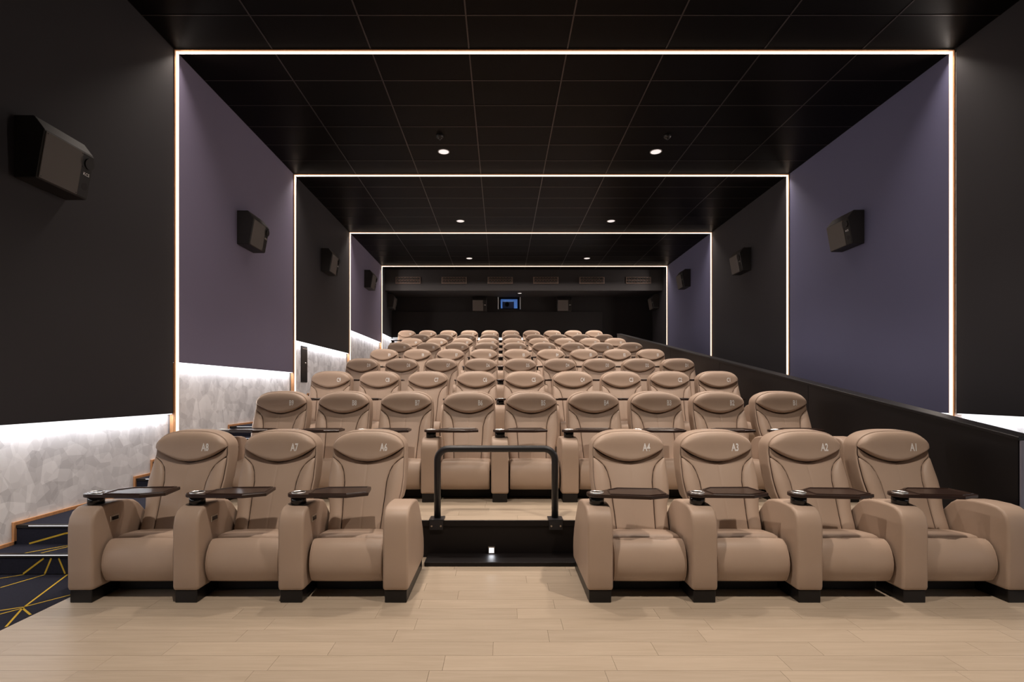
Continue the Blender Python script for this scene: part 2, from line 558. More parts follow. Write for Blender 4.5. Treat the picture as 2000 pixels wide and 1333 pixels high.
# ---- aisle staircase
stairs = thing('aisle_staircase', 'navy carpeted stairs with gold lines climbing beside the left wall', 'stairs', (0, 0, 0))
pz = 0.0
st_edges = []
for k in range(1, 9):
    za, zb = (ROWZ[k - 1] + ROWZ[k]) / 2, ROWZ[k]
    yn = (RISER[k + 1] - 0.43) if k < 8 else YB - 0.07
    ya, yb = RISER[k] - 0.43, RISER[k] - 0.15
    for y0, y1, z in ((ya, yb, za), (yb, yn, zb)):
        xe = -3.803 if (k == 8 and z == zb) else XAISLE - 0.003
        s = put('stair_step', box_mesh('stair_step', XWL + 0.004, xe, y0, y1, 0.002, z, M['carpet'], 0.006), stairs)
        put('step_nosing', box_mesh('step_nosing', XWL + 0.02, xe - 0.007, y0 - 0.008, y0 + 0.035, z - 0.022, z + 0.003, M['black_plastic'], 0.002), s)
        put('nosing_light', box_mesh('nosing_light', XWL + 0.13, xe - 0.007, y0 - 0.0105, y0 - 0.0085, z - 0.006, z + 0.001, M['white_led']), s)
        st_edges.append((y0, y1, z))
        if k == 1 and z == za:
            for pts in ([(-3.82, 4.10), (-3.62, 4.34)], [(-3.69, 4.10), (-3.58, 4.34)]):
                put('carpet_stripe', stripe_mesh([(pts, 0.014)], lambda x, y: (x, y, za + 0.001)), s)
            for pts in ([(-3.79, 0.01), (-3.63, 0.13)], [(-3.62, 0.01), (-3.57, 0.13)], [(-3.51, 0.13), (-3.46, 0.01)]):
                put('carpet_stripe', stripe_mesh([(pts, 0.013)], lambda x, z_: (x, ya - 0.001, z_)), s)
        elif k == 1:
            put('carpet_stripe', stripe_mesh([([(-4.0, 0.165), (-3.7, 0.25), (-3.4, 0.30)], 0.014)], lambda x, z_: (x, yb - 0.001, z_)), s)

# stepped wooden skirting above the stairs
sk = struct(put('baseboard_left', box_mesh('baseboard_left', XWL + 0.001, XWL + 0.014, YF, st_edges[0][0], 0.002, 0.03, M['copper_wood'])))
pzv = 0.0
for y0, y1, z in st_edges:
    put('skirting_board', box_mesh('skirting_board', XWL + 0.001, XWL + 0.022, y0 - 0.024, y1 - 0.024, z + 0.001, z + 0.028, M['copper_wood']), sk)
    put('skirting_riser', box_mesh('skirting_riser', XWL + 0.001, XWL + 0.022, y0 - 0.024, y0 - 0.0005, pzv + 0.028, z + 0.001, M['copper_wood']), sk)
    pzv = z

# ---- partition on the right of the seats
PY0, PY1 = 3.72, 16.6
PZ = lambda y: 1.13 + (y - PY0) * 0.1697
part = struct(put('wall_partition', box_mesh('wall_partition', XPART + 0.012, XPART + 0.11, PY0 + 0.01, PY1, 0.0, 1.05, M['partition'])))
ys = [PY0, 6.27, 8.82, 11.37, 13.92, PY1]
for a, b in zip(ys, ys[1:]):
    bm = bmesh.new()
    for x0, x1 in ((XPART, XPART + 0.12),):
        g = 0.003
        vs = [(x, y, z) for x in (x0, x1) for (y, z) in ((a + g, 0.0), (b - g, 0.0), (b - g, PZ(b) - 0.03), (a + g, PZ(a) - 0.03))]
        v = [bm.verts.new(p) for p in vs]
        for f in ((0, 1, 2, 3), (4, 7, 6, 5), (0, 4, 5, 1), (1, 5, 6, 2), (2, 6, 7, 3), (3, 7, 4, 0)):
            bm.faces.new([v[i] for i in f])
    put('partition_panel', mesh_of('partition_panel', bm, M['partition']), part)
bm = bmesh.new()
vs = [(x, y, PZ(y) + dz) for x in (XPART - 0.012, XPART + 0.135) for y, dz in ((PY0 - 0.01, -0.03), (PY1, -0.03), (PY1, 0.0), (PY0 - 0.01, 0.0))]
v = [bm.verts.new(p) for p in vs]
for f in ((0, 1, 2, 3), (4, 7, 6, 5), (0, 4, 5, 1), (1, 5, 6, 2), (2, 6, 7, 3), (3, 7, 4, 0)):
    bm.faces.new([v[i] for i in f])
bevel(bm, 0.004, 1)
put('top_rail', mesh_of('top_rail', bm, M['partition']), part)
put('end_cap', box_mesh('end_cap', XPART + 0.006, XPART + 0.13, PY0 - 0.014, PY0 - 0.001, 0.0, PZ(PY0) - 0.03, M['end_paint'], 0.002), part)

# ---- projection window and booth
win = struct(put('window_1', box_mesh('window_1', WX0 - 0.03, WX1 + 0.03, YB - 0.018, YB - 0.0008, WZ0 - 0.03, WZ0, M['matt_black'])))
put('window_jamb', box_mesh('window_jamb', WX0, WX0 + 0.035, YB - 0.01, YB + 0.25, WZ0, WZ1, M['jamb_white']), win)
put('window_jamb', box_mesh('window_jamb', WX1 - 0.025, WX1, YB - 0.01, YB + 0.25, WZ0, WZ1, M['jamb_white']), win)
put('window_pane', box_mesh('window_pane', WX0 + 0.035, WX1 - 0.025, YB + 0.05, YB + 0.056, WZ0, WZ1, M['glass']), win)
bm = bmesh.new()
for q in ((WX0 - 0.2, -0.02, 4.3, 5.2), (0.61, WX1 + 0.2, 4.3, 5.2), (-0.02, 0.61, 4.3, 4.577), (-0.02, 0.61, 4.926, 5.2)):
    box(bm, q[0], q[1], YB + 0.26, YB + 0.28, q[2], q[3])
put('inner_port', mesh_of('inner_port', bm, M['navy']), win)
bm = bmesh.new()
bx0, bx1, by0, by1, bz0, bz1 = -0.9, 1.5, YB + 0.121, YB + 1.6, 3.9, 5.6
for q in (((bx0, by1, bz0), (bx1, by1, bz0), (bx1, by1, bz1), (bx0, by1, bz1)),
          ((bx0, by0, bz0), (bx0, by1, bz0), (bx0, by1, bz1), (bx0, by0, bz1)),
          ((bx1, by0, bz0), (bx1, by1, bz0), (bx1, by1, bz1), (bx1, by0, bz1)),
          ((bx0, by0, bz0), (bx1, by0, bz0), (bx1, by1, bz0), (bx0, by1, bz0)),
          ((bx0, by0, bz1), (bx1, by0, bz1), (bx1, by1, bz1), (bx0, by1, bz1))):
    bm.faces.new([bm.verts.new(p) for p in q])
me = mesh_of('wall_booth', bm, M['booth'])
struct(put('wall_booth', me))
pr = thing('projector', 'grey blue film projector glowing behind the booth window', 'projector', (0.24, YB + 0.55, 3.91))
put('projector_body', box_mesh('projector_body', -0.20, 0.25, -0.05, 0.75, 0.55, 0.985, M['projector'], 0.03), pr)
put('stand', box_mesh('stand', -0.25, 0.25, 0.0, 0.7, 0, 0.55, M['black_plastic'], 0.01), pr)
bm = bmesh.new(); cyl(bm, (-0.02, -0.17, 0.85), 0.075, 0.085, 0.12, 'Y')
ln = put('lens_barrel', mesh_of('lens_barrel', bm, M['gloss_black'], False), pr)
bm = bmesh.new(); cyl(bm, (-0.02, -0.182, 0.85), 0.06, 0.06, 0.01, 'Y')
put('lens_glass', mesh_of('lens_glass', bm, M['gloss_black']), ln)

# ================================================================== LIGHT FRAMES
ORD = ['first', 'second', 'third', 'fourth', 'fifth', 'sixth', 'seventh', 'eighth', 'ninth', 'tenth']
PNAME = ['largest and nearest glowing light frame across walls and ceiling',
         'second glowing light frame from the front across walls and ceiling',
         'third glowing light frame from the front across walls and ceiling',
         'smallest and farthest glowing light frame across walls and ceiling']
ZFL = [ROWZ[1], ROWZ[3], ROWZ[5], ROWZ[7]]
for i, py in enumerate(PORT):
    p = thing('light_frame', PNAME[i], 'light', (0, py, 0), group='glowing light frames')
    zb = ZFL[i] + 0.33
    for x0, x1, sx, z0 in ((XL, XL + 0.030, 1, zb), (XR - 0.030, XR, -1, 0.01)):
        put('light_strip', box_mesh('light_strip', x0, x1, -0.017, 0.017, z0, ZC - 0.005, M['led'], 0.004), p)
        for s in (-1, 1):
            ya, yb = (0.019, 0.040) if s > 0 else (-0.040, -0.019)
            xa, xb = (x0, x0 + 0.012) if sx > 0 else (x1 - 0.012, x1)
            put('frame_rail', box_mesh('frame_rail', xa, xb, ya, yb, z0, ZC - 0.005, M['copper_wood']), p)
    put('light_strip', box_mesh('light_strip', XL + 0.031, XR - 0.031, -0.017, 0.017, ZC - 0.033, ZC - 0.006, M['led'], 0.004), p)
    for s in (-1, 1):
        ya, yb = (0.019, 0.040) if s > 0 else (-0.040, -0.019)
        put('frame_rail', box_mesh('frame_rail', XL + 0.013, XR - 0.013, ya, yb, ZC - 0.016, ZC - 0.006, M['copper_wood']), p)
    put('frame_jamb', box_mesh('frame_jamb', XWL + 0.0245, XL - 0.0005, -0.045, 0.045, zb, PBOT[i + 1] - 0.012, M['copper_wood']), p)

# ================================================================== CEILING FIXTURES
bm = bmesh.new(); lathe(bm, [(0.105, 0.0), (0.105, -0.006), (0.092, -0.009), (0.09, -0.005), (0.09, 0.0)])
trim_m = mesh_of('trim_ring', bm, M['white_trim'], True)
bm = bmesh.new(); lathe(bm, [(0.0, -0.009), (0.089, -0.006)])
lens_m = mesh_of('lens', bm, M['lens'])
pos_n = {-2.0: 'far behind the front row', 1.75: 'before the front row, above the view', 5.43: 'above the first rows',
         9.09: 'between first and second light frames', 12.8: 'between second and third light frames', 16.4: 'between third and fourth light frames'}
for y in DL_Y:
    for x, sd in zip(DL_X, ('left', 'right')):
        t = thing('ceiling_downlight', 'round white downlight in dark ceiling, %s one %s' % (sd, pos_n[y]), 'downlight', (x, y, ZC - 0.001), group='round ceiling downlights')
        put('trim_ring', trim_m, t)
        put('lens', lens_m, t)
t = thing('ceiling_downlight', 'small single white downlight under the soffit above the projection window', 'downlight', (0.66, 18.35, 4.959))
put('trim_ring', trim_m, t).scale = (0.75, 0.75, 1)
put('lens', lens_m, t).scale = (0.75, 0.75, 1)
bm = bmesh.new(); lathe(bm, [(0.06, 0.0), (0.06, -0.02), (0.045, -0.04), (0.0, -0.045)])
sd_m = mesh_of('detector_body', bm, M['black_plastic'], True)
bm = bmesh.new(); lathe(bm, [(0.018, -0.04), (0.018, -0.065), (0.0, -0.068)])
sd_h = mesh_of('detector_tip', bm, M['black_plastic'], True)
for x, y, n in ((-1.02, 8.52, 'left'), (2.76, 8.52, 'right')):
    t = thing('smoke_detector', 'small black ceiling detector just in front of the nearest %s downlight' % n, 'detector', (x, y, ZC - 0.003), group='black ceiling detectors')
    put('detector_body', sd_m, t); put('detector_tip', sd_h, t)

# ---- air vents on the soffit
VX = [(797 - 979), (887 - 979), (977 - 979), (1066 - 979), (1156 - 979), (1247 - 979)]
bm = bmesh.new(); box(bm, -0.44, 0.44, -0.02, 0, -0.12, 0.12); bevel(bm, 0.006, 1)
vf = mesh_of('vent_frame', bm, M['vent'])
bm = bmesh.new()
for i in range(8):
    for j in (-1, 1):
        cx, cz = -0.35 + 0.1 * i, 0.052 * j
        for r0, r1, y0, h, mi in ((0.044, 0.036, -0.034, 0.012, 0), (0.036, 0.012, -0.022, 0.0015, 1)):
            cyl(bm, (cx, y0, cz), r0, r1, h, 'Y', 14, cap=False, mi=mi)
        cyl(bm, (cx, -0.036, cz), 0.038, 0.038, 0.003, 'Y', 14, mi=1)
        cyl(bm, (cx, -0.042, cz - 0.012), 0.012, 0.010, 0.006, 'Y', 8, mi=2)
vn = mesh_of('nozzles', bm, [M['vent'], M['matt_black'], M['steel']])
for i, dx in enumerate(VX):
    x = dx * 17.9 / 1002
    t = thing('air_vent', 'brown air vent with two rows of round nozzles on soffit, %s from the left' % ORD[i], 'vent', (x, 17.899, 1.46 + 216 * 17.9 / 1002), group='air vents on the soffit')
    put('vent_frame', vf, t)
    put('nozzles', vn, t)['kind'] = 'stuff'

# ================================================================== LOUDSPEAKERS
SPK = [(0.0, 0.26), (0.17, 0.26), (0.26, 0.14), (0.19, -0.26), (0.0, -0.26)]   # (out of the wall, up)


def text_mesh(s, size, sx=0.78, ext=0.0008, bold=0.0):
    cu = bpy.data.curves.new('t', 'FONT')
    cu.body = s
    cu.size = size
    cu.align_x = 'CENTER'
    cu.align_y = 'CENTER'
    cu.resolution_u = 2
    cu.extrude = ext
    cu.offset = bold
    o = bpy.data.objects.new('t', cu)
    COL.objects.link(o)
    bpy.context.view_layer.update()
    dg = bpy.context.evaluated_depsgraph_get()
    me = bpy.data.meshes.new_from_object(o.evaluated_get(dg))
    bpy.data.objects.remove(o)
    bpy.data.curves.remove(cu)
    for v in me.vertices:
        v.co.x *= sx
    return me


# local axes: x = along the wall, y = out of the wall (negative y = outwards), z up
SL = 0.26
bm = bmesh.new()
sec = [[bm.verts.new((x, -o, z)) for o, z in SPK] for x in (-SL, SL)]
n = len(SPK)
for i in range(n):
    j = (i + 1) % n
    bm.faces.new((sec[0][i], sec[0][j], sec[1][j], sec[1][i]))
bm.faces.new(sec[0]); bm.faces.new(sec[1])
bevel(bm, 0.006, 1)
spk_cab = mesh_of('cabinet', bm, M['cabinet'])
fn = Vector((0, -(0.40), -(-0.07) * -1))  # front face normal is out and down
d0 = Vector((0, -0.26, 0.14)); d1 = Vector((0, -0.19, -0.26))
up = (d0 - d1).normalized()
nrm = Vector((0, up.z * -1, up.y)).normalized()
if nrm.y > 0:
    nrm = -nrm
mid = (d0 + d1) / 2
FM = Matrix(((1, 0, 0), (0, 0, 0), (0, 0, 0)))


def face_pt(u, v, h):
    """u along the wall, v up the slanted front, h proud of it"""
    return Vector((u, 0, 0)) + mid + up * v + nrm * h


def slab_on_face(u0, u1, v0, v1, h0, h1):
    bm = bmesh.new()
    v = [bm.verts.new(face_pt(u, w, h)) for u in (u0, u1) for w in (v0, v1) for h in (h0, h1)]
    for f in ((0, 1, 3, 2), (4, 6, 7, 5), (0, 4, 5, 1), (2, 3, 7, 6), (0, 2, 6, 4), (1, 5, 7, 3)):
        bm.faces.new([v[i] for i in f])
    bevel(bm, 0.003, 1)
    return bm


def disc_on_face(bm, u, v, r0, r1, h0, h1, n=20):
    a = [bm.verts.new(face_pt(u + r0 * math.cos(2 * math.pi * i / n), v + r0 * math.sin(2 * math.pi * i / n), h0)) for i in range(n)]
    b = [bm.verts.new(face_pt(u + r1 * math.cos(2 * math.pi * i / n), v + r1 * math.sin(2 * math.pi * i / n), h1)) for i in range(n)]
    for i in range(n):
        j = (i + 1) % n
        bm.faces.new((a[i], a[j], b[j], b[i]))
    bm.faces.new(b)
    bm.faces.new(a)


spk_grille = mesh_of('grille', slab_on_face(-0.25, 0.135, -0.195, 0.195, 0.0, 0.012), M['grille'])
bm = bmesh.new()
for u, v in ((-0.235, 0.18), (0.12, 0.18), (-0.235, -0.18), (0.12, -0.18)):
    disc_on_face(bm, u, v, 0.004, 0.004, 0.012, 0.0145, 8)
spk_screw = mesh_of('screws', bm, M['matt_black'])
spk_strip = mesh_of('baffle', slab_on_face(0.137, 0.255, -0.195, 0.195, 0.0, 0.006), M['black_plastic'])
bm = bmesh.new()
disc_on_face(bm, 0.165, 0.12, 0.055, 0.055, 0.004, 0.012)
disc_on_face(bm, 0.205, 0.115, 0.05, 0.05, 0.004, 0.022)
spk_horn = mesh_of('horn', bm, M['black_plastic'])
bm = bmesh.new(); disc_on_face(bm, 0.205, -0.095, 0.033, 0.033, 0.003, 0.0075)
spk_port = mesh_of('bass_port', bm, M['matt_black'])
spk_badge = text_mesh('KCS', 0.038, 1.0, 0.0004)
for v in spk_badge.vertices:
    v.co = face_pt(0.20 + v.co.x, 0.015 + v.co.y, 0.0075 + v.co.z)
spk_badge.materials.append(M['thread'])


def speaker(loc, rotz, label):
    t = thing('wall_loudspeaker', label, 'loudspeaker', loc, rotz, 'black wall loudspeakers')
    c = put('cabinet', spk_cab, t)
    g = put('grille', spk_grille, t)
    put('screws', spk_screw, g)['kind'] = 'stuff'
    put('baffle', spk_strip, t)
    put('horn', spk_horn, t)
    put('bass_port', spk_port, t)
    put('badge', spk_badge, t)
    return t


for i, (d, zt) in enumerate(((4.27, 3.76), (7.88, 4.236), (11.56, 4.68), (15.2, 5.05), (18.28, 4.93))):
    speaker((XL - 0.001, d + 0.26, zt - 0.26), R(90), 'black slanted loudspeaker high on the left wall, %s from the front' % ORD[i])
for i, (d, zt) in enumerate(((7.95, 4.27), (11.56, 4.70), (15.25, 5.09), (18.28, 4.93))):
    speaker((XR + 0.001, d + 0.26, zt - 0.26), R(-90), 'black slanted loudspeaker high on the right wall, %s from the front' % ORD[i])
speaker((-0.80, YB - 0.001, 4.665), 0, 'black loudspeaker on the back wall left of the projection window')
speaker((2.33, YB - 0.001, 4.665), 0, 'black loudspeaker on the back wall right of the projection window')

# ---- dark slim cabinet on the left wainscot
t = thing('wall_cabinet', 'slim black upright metal box on pale left wall beside the second light frame', 'wall box', (XWL, 10.73, 1.64))
put('box_body', box_mesh('box_body', 0.0, 0.014, -0.17, 0.17, 0, 0.76, M['black_plastic'], 0.006), t)
put('slot', box_mesh('slot', 0.0142, 0.017, -0.10, 0.14, 0.695, 0.712, M['steel']), t)
bm = bmesh.new(); cyl(bm, (0.0142, 0.06, 0.40), 0.022, 0.020, 0.012, 'X', 16)
put('knob', mesh_of('knob', bm, M['steel']), t)

# ---- railing on the first tier and its step light
RY = RISER[1] + 0.06
rail = thing('guard_rail', 'black bent tube guard rail on the raised edge in the front row gap', 'railing', (-0.045, RY, ROWZ[1]))
hw, top, rr = 0.522, 0.625, 0.10
pts = [(-hw, 0, 0.0), (-hw, 0, top - rr)]
pts += [(-hw + rr - rr * math.cos(a), 0, top - rr + rr * math.sin(a)) for a in [R(x) for x in range(10, 91, 10)]]
pts += [(hw - rr + rr * math.sin(a), 0, top - rr + rr * math.cos(a)) for a in [R(x) for x in range(0, 91, 10)]]
pts += [(hw, 0, 0.0)]
bm = bmesh.new(); tube(bm, pts, 0.030, 14)
put('tube', mesh_of('tube', bm, M['rail'], True), rail)
for s in (-1, 1):
    fl = put('base_plate', box_mesh('base_plate', s * hw - 0.065, s * hw + 0.065, -0.085, 0.05, 0.005, 0.016, M['rail'], 0.002), rail)
    put('mounting_plate', box_mesh('mounting_plate', s * hw - 0.06, s * hw + 0.06, -0.084, -0.074, -0.075, 0.004, M['rail'], 0.002), fl)
    bm = bmesh.new()
    for dx in (-0.04, 0.04):
        cyl(bm, (s * hw + dx, -0.09, -0.04), 0.008, 0.008, 0.006, 'Y', 8)
    put('bolts', mesh_of('bolts', bm, M['steel']), fl)['kind'] = 'stuff'
sl = thing('step_light', 'small square white step light on the black riser under the rail', 'step light', (-0.085, RISER[1] - 0.0005, 0.0365))
put('housing', box_mesh('housing', -0.03, 0.03, -0.022, 0.0, 0.0, 0.062, M['steel'], 0.004), sl)
put('glow_lens', box_mesh('glow_lens', -0.021, 0.021, -0.0245, -0.0222, 0.010, 0.052, M['steplamp']), sl)
lamp('step_lamp', 'AREA', (-0.085, RISER[1] - 0.03, 0.066), (R(-35), 0, 0), 0.12, (0.9, 0.93, 1), shape='RECTANGLE', size=0.04, size_y=0.03)

# ================================================================== THE RECLINERS


def yb(z):
    """front plane of the backrest: leans back, then the head part comes forward"""
    z0, z1, sl, s1 = 0.87, 1.0, 0.43, -0.02
    if z < z0:
        return 0.435 + (z - 0.37) * sl
    u = min(z, z1) - z0
    y = 0.435 + (z0 - 0.37) * sl + sl * u - (sl - s1) / (z1 - z0) / 2 * u * u
    return y + s1 * max(0.0, z - z1)


def lerp_tab(tab, z):
    if z <= tab[0][0]:
        return tab[0][1]
    for (a, p), (b, q) in zip(tab, tab[1:]):
        if z <= b:
            t = (z - a) / (b - a)
            t = t * t * (3 - 2 * t) * 0.5 + t * 0.5
            return p + (q - p) * t
    return tab[-1][1]


WF = [(0.30, 0.252), (0.52, 0.258), (0.58, 0.268), (0.64, 0.287), (0.75, 0.296), (0.86, 0.293), (0.95, 0.288), (1.0, 0.285)]
SS = [(0.36, 0.150), (0.50, 0.156), (0.64, 0.165), (0.73, 0.168), (0.80, 0.183), (0.85, 0.205), (0.885, 0.238), (0.905, 0.268), (0.92, 0.289)]
wf = lambda z: lerp_tab(WF, z)
ss = lambda z: min(lerp_tab(SS, z), wf(z))
HW = 0.287
zs = lambda x: 0.885 + 0.115 * min(1, abs(x) / HW) ** 2.0
ztop = lambda x: 1.0 + 0.127 * max(0.0, 1 - min(1, abs(x) / HW) ** 2.9) ** 0.52


def edge_samples(n, e=0.02):
    base = [0, e * 0.5, e, e * 2.2, e * 4]
    mid = [e * 4 + (1 - e * 8) * i / (n - 1) for i in range(1, n - 1)]
    return base + mid + [1 - b for b in reversed(base)]


def soft(t, w=0.07):
    d = min(t, 1 - t) / w
    if d >= 1:
        return 1.0
    return math.sqrt(max(0.0, 1 - (1 - d) ** 2))


def patch(fn, A, B, skirt=0.02):
    """fn(a,b) -> Vector; adds a skirt going back into the shell"""
    bm = bmesh.new()
    g = [[bm.verts.new(fn(a, b)) for b in B] for a in A]
    for i in range(len(A) - 1):
        for j in range(len(B) - 1):
            bm.faces.new((g[i][j], g[i + 1][j], g[i + 1][j + 1], g[i][j + 1]))
    loop = [g[i][0] for i in range(len(A))] + [g[-1][j] for j in range(1, len(B))] + [g[i][-1] for i in range(len(A) - 2, -1, -1)] + [g[0][j] for j in range(len(B) - 2, 0, -1)]
    back = [bm.verts.new(v.co + Vector((0, skirt, 0))) for v in loop]
    for i in range(len(loop)):
        j = (i + 1) % len(loop)
        bm.faces.new((loop[i], loop[j], back[j], back[i])).material_index = 1  # skirt sides carry the painted groove shade
    bmesh.ops.remove_doubles(bm, verts=bm.verts, dist=0.0003)
    return bm


def f_center(a, b):
    xt = (2 * a - 1) * HW
    zt = zs(xt) - 0.008
    z = 0.37 + (zt - 0.37) * b
    s = ss(z) - 0.0022 if z < 0.915 else wf(z)
    x = (2 * a - 1) * s
    k = soft(a, 0.05) * soft(b, 0.03)
    off = -0.006 + 0.008 * k + 0.012 * (1 - (2 * a - 1) ** 2) * math.sin(math.pi * min(1, max(0, (z - .36) / .5)))
    if abs(a - 0.5) < 0.004:
        off -= 0.0008
    return Vector((x, yb(z) - off, z))


def f_bolster(sgn):
    def f(a, b):
        z = 0.37 + (0.912 - 0.37) * b
        s0 = ss(z) + 0.0022
        s1 = max(s0 + 0.0005, wf(z))
        x = s0 + (s1 - s0) * a
        w = s1 - s0
        k = soft(a, 0.10) * soft(b, 0.03)
        off = -0.006 + 0.008 * k + min(0.03, w * 0.22) * math.sin(math.pi * min(1, a * 0.9 + 0.05)) * k
        return Vector((x * sgn, yb(z) - off, z))
    return f


def head_off(a, b):
    k = soft(a, 0.10)
    lower = soft(min(b, 0.5), 0.13)
    up_ = 1.0 if b < 0.55 else math.sqrt(max(0, 1 - ((b - 0.55) / 0.45) ** 2.4))
    return -0.004 + 0.040 * k * lower * (0.6 + 0.4 * (1 - b)) * up_ + 0.010 * k * lower * up_ - 0.014 * (1 - up_)


def f_head(a, b):
    x = (2 * a - 1) * HW * 0.999
    z0, z1 = zs(x), ztop(x)
    z = z0 + (z1 - z0) * b
    return Vector((x, yb(z) - head_off(a, b), z))


def head_y(x, z):
    a = (x / HW + 1) / 2
    z0, z1 = zs(x), ztop(x)
    return yb(z) - head_off(a, (z - z0) / (z1 - z0))


A_c = [0, 0.008, 0.02, 0.04, 0.08, 0.15, 0.25, 0.36, 0.44, 0.49, 0.497, 0.5, 0.503, 0.51, 0.56, 0.64, 0.75, 0.85, 0.92, 0.96, 0.98, 0.992, 1]
B_c = [0, 0.008, 0.02, 0.05, 0.12, 0.2, 0.3, 0.4, 0.5, 0.58, 0.66, 0.72, 0.77, 0.81, 0.84, 0.87, 0.90, 0.93, 0.96, 0.98, 0.992, 1]
me_center = mesh_of('back_panel', patch(f_center, A_c, B_c), [M['leather'], M['groove_shade']], True)
A_b = [0, 0.02, 0.05, 0.1, 0.2, 0.35, 0.5, 0.65, 0.8, 0.9, 0.95, 0.98, 1]
B_b = [0, 0.01, 0.03, 0.08, 0.16, 0.26, 0.36, 0.45, 0.53, 0.61, 0.68, 0.74, 0.8, 0.85, 0.9, 0.94, 0.97, 0.99, 1]
me_bl = mesh_of('side_bolster', patch(f_bolster(-1), A_b, B_b), [M['leather'], M['groove_shade']], True)
me_br = mesh_of('side_bolster', patch(f_bolster(1), A_b, B_b), [M['leather'], M['groove_shade']], True)
A_h = [0, 0.006, 0.015, 0.03, 0.05, 0.08, 0.12, 0.18, 0.26, 0.34, 0.42, 0.5]
A_h = A_h + [1 - a for a in reversed(A_h[:-1])]
B_h = [0, 0.01, 0.025, 0.05, 0.09, 0.14, 0.22, 0.32, 0.44, 0.56, 0.66, 0.75, 0.83, 0.89, 0.94, 0.97, 0.99, 1]
me_head = mesh_of('headrest', patch(f_head, A_h, B_h, 0.03), [M['leather'], M['groove_shade']], True)

# backrest shell: outline lofted backwards with rounded rims
half = [(0.0, 0.30), (0.20, 0.30), (0.245, 0.31), (0.257, 0.36), (0.262, 0.50), (0.266, 0.56), (0.276, 0.585), (0.292, 0.605), (0.301, 0.65), (0.307, 0.75), (0.304, 0.86), (0.300, 0.95), (0.297, 1.0)]
arc = []
for i in range(1, 13):
    u = math.sin(math.pi / 2 * (1 - i / 12.0))
    x = 0.297 * u
    arc.append((x, 1.0 + 0.136 * (1 - u ** 2.9) ** 0.52))
right = half + arc
outline = right + [(-x, z) for x, z in reversed(right[1:-1])]
bm = bmesh.new()
rings = []
for t, ins in ((0.020, 0.016), (0.020, 0.007), (0.023, 0.002), (0.030, 0.0), (0.13, -0.004), (0.175, 0.004), (0.20, 0.02), (0.215, 0.05)):
    pl = inset_poly(outline, ins) if ins else outline
    rings.append([bm.verts.new((x, yb(max(z, 0.33)) + t * (1.0 if z > 0.5 else 0.75), z)) for x, z in pl])
for A, B in zip(rings, rings[1:]):
    for i in range(len(A)):
        j = (i + 1) % len(A)
        bm.faces.new((A[i], A[j], B[j], B[i]))
nr, no = len(right), len(outline)
for ring, mi in ((rings[0], 1), (rings[-1], 0)):  # front cap gets the painted shade seen through the grooves
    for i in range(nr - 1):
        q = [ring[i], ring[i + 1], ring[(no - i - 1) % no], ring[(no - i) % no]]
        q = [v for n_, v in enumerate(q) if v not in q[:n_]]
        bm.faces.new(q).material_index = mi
me_shell = mesh_of('backrest_shell', bm, [M['leather'], M['groove_shade']], True)

# armrest
ARM = [(0.03, 0.086), (0.008, 0.09), (0.0, 0.11), (0.0, 0.25), (-0.002, 0.42), (0.0, 0.53), (0.012, 0.585), (0.04, 0.625), (0.085, 0.648), (0.15, 0.656), (0.25, 0.656),
       (0.34, 0.648), (0.41, 0.630), (0.46, 0.598), (0.53, 0.527), (0.60, 0.447), (0.67, 0.352), (0.715, 0.26), (0.728, 0.18), (0.715, 0.10), (0.69, 0.086)]
AW = 0.0885


def arm_mesh():
    bm = bmesh.new()
    r = 0.019
    secs = []
    for s in (-1, 1):
        l = []
        for th in (90, 65, 40, 20, 0):
            l.append((s * (AW - r + r * math.sin(R(th))), r * (1 - math.cos(R(th)))))
        secs += l if s < 0 else list(reversed(l))
    # fine seam line just inside each edge
    rings = []
    for x, ins in secs:
        pl = inset_poly(ARM, ins) if ins > 1e-6 else ARM
        rings.append([bm.verts.new((x, y, max(0.086, z))) for y, z in pl])
    for A, B in zip(rings, rings[1:]):
        for i in range(len(A)):
            j = (i + 1) % len(A)
            bm.faces.new((A[i], A[j], B[j], B[i]))
    bm.faces.new(rings[0]); bm.faces.new(rings[-1])
    me = mesh_of('armrest', bm, M['leather'], True)
    return me


me_arm = arm_mesh()
bm = bmesh.new(); box(bm, -0.076, 0.076, 0.012, 0.70, 0.0, 0.0855); bevel(bm, 0.004, 1)
me_foot = mesh_of('base_block', bm, M['black_plastic'])


def piping(xs, pts, r=0.0035):
    bm = bmesh.new()
    for x in xs:
        tube(bm, [(x, y, z) for y, z in pts], r, 6)
    return bm


# arm piping follows the upper edge of both side faces
pp = inset_poly(ARM, 0.006)
me_pip = mesh_of('piping', piping((0,), [pp[i] for i in range(3, 17)], 0.0028), M['leather'], True)


def loft_cushion(prof, hw, r, sq=0.9):
    """closed side profile (y,z) lofted across x, rounded at both ends"""
    bm = bmesh.new()
    secs = []
    for th in (90, 70, 45, 20, 0):
        secs.append((-(hw - r + r * math.sin(R(th))), r * sq * (1 - math.cos(R(th)))))
    for k in range(1, 6):
        secs.append((-(hw - r) + 2 * (hw - r) * k / 6, 0.0))
    secs += [(-x, i) for x, i in reversed(secs[:5])]
    rings = []
    for x, ins in secs:
        pl = inset_poly(prof, ins) if ins > 1e-6 else prof
        crown = 0.006 * (1 - (x / hw) ** 2)
        rings.append([bm.verts.new((x, y - crown * 0.6, z + (crown if z > 0.3 else 0))) for y, z in pl])
    for A, B in zip(rings, rings[1:]):
        for i in range(len(A)):
            j = (i + 1) % len(A)
            bm.faces.new((A[i], A[j], B[j], B[i]))
    bm.faces.new(rings[0]); bm.faces.new(rings[-1])
    return bm


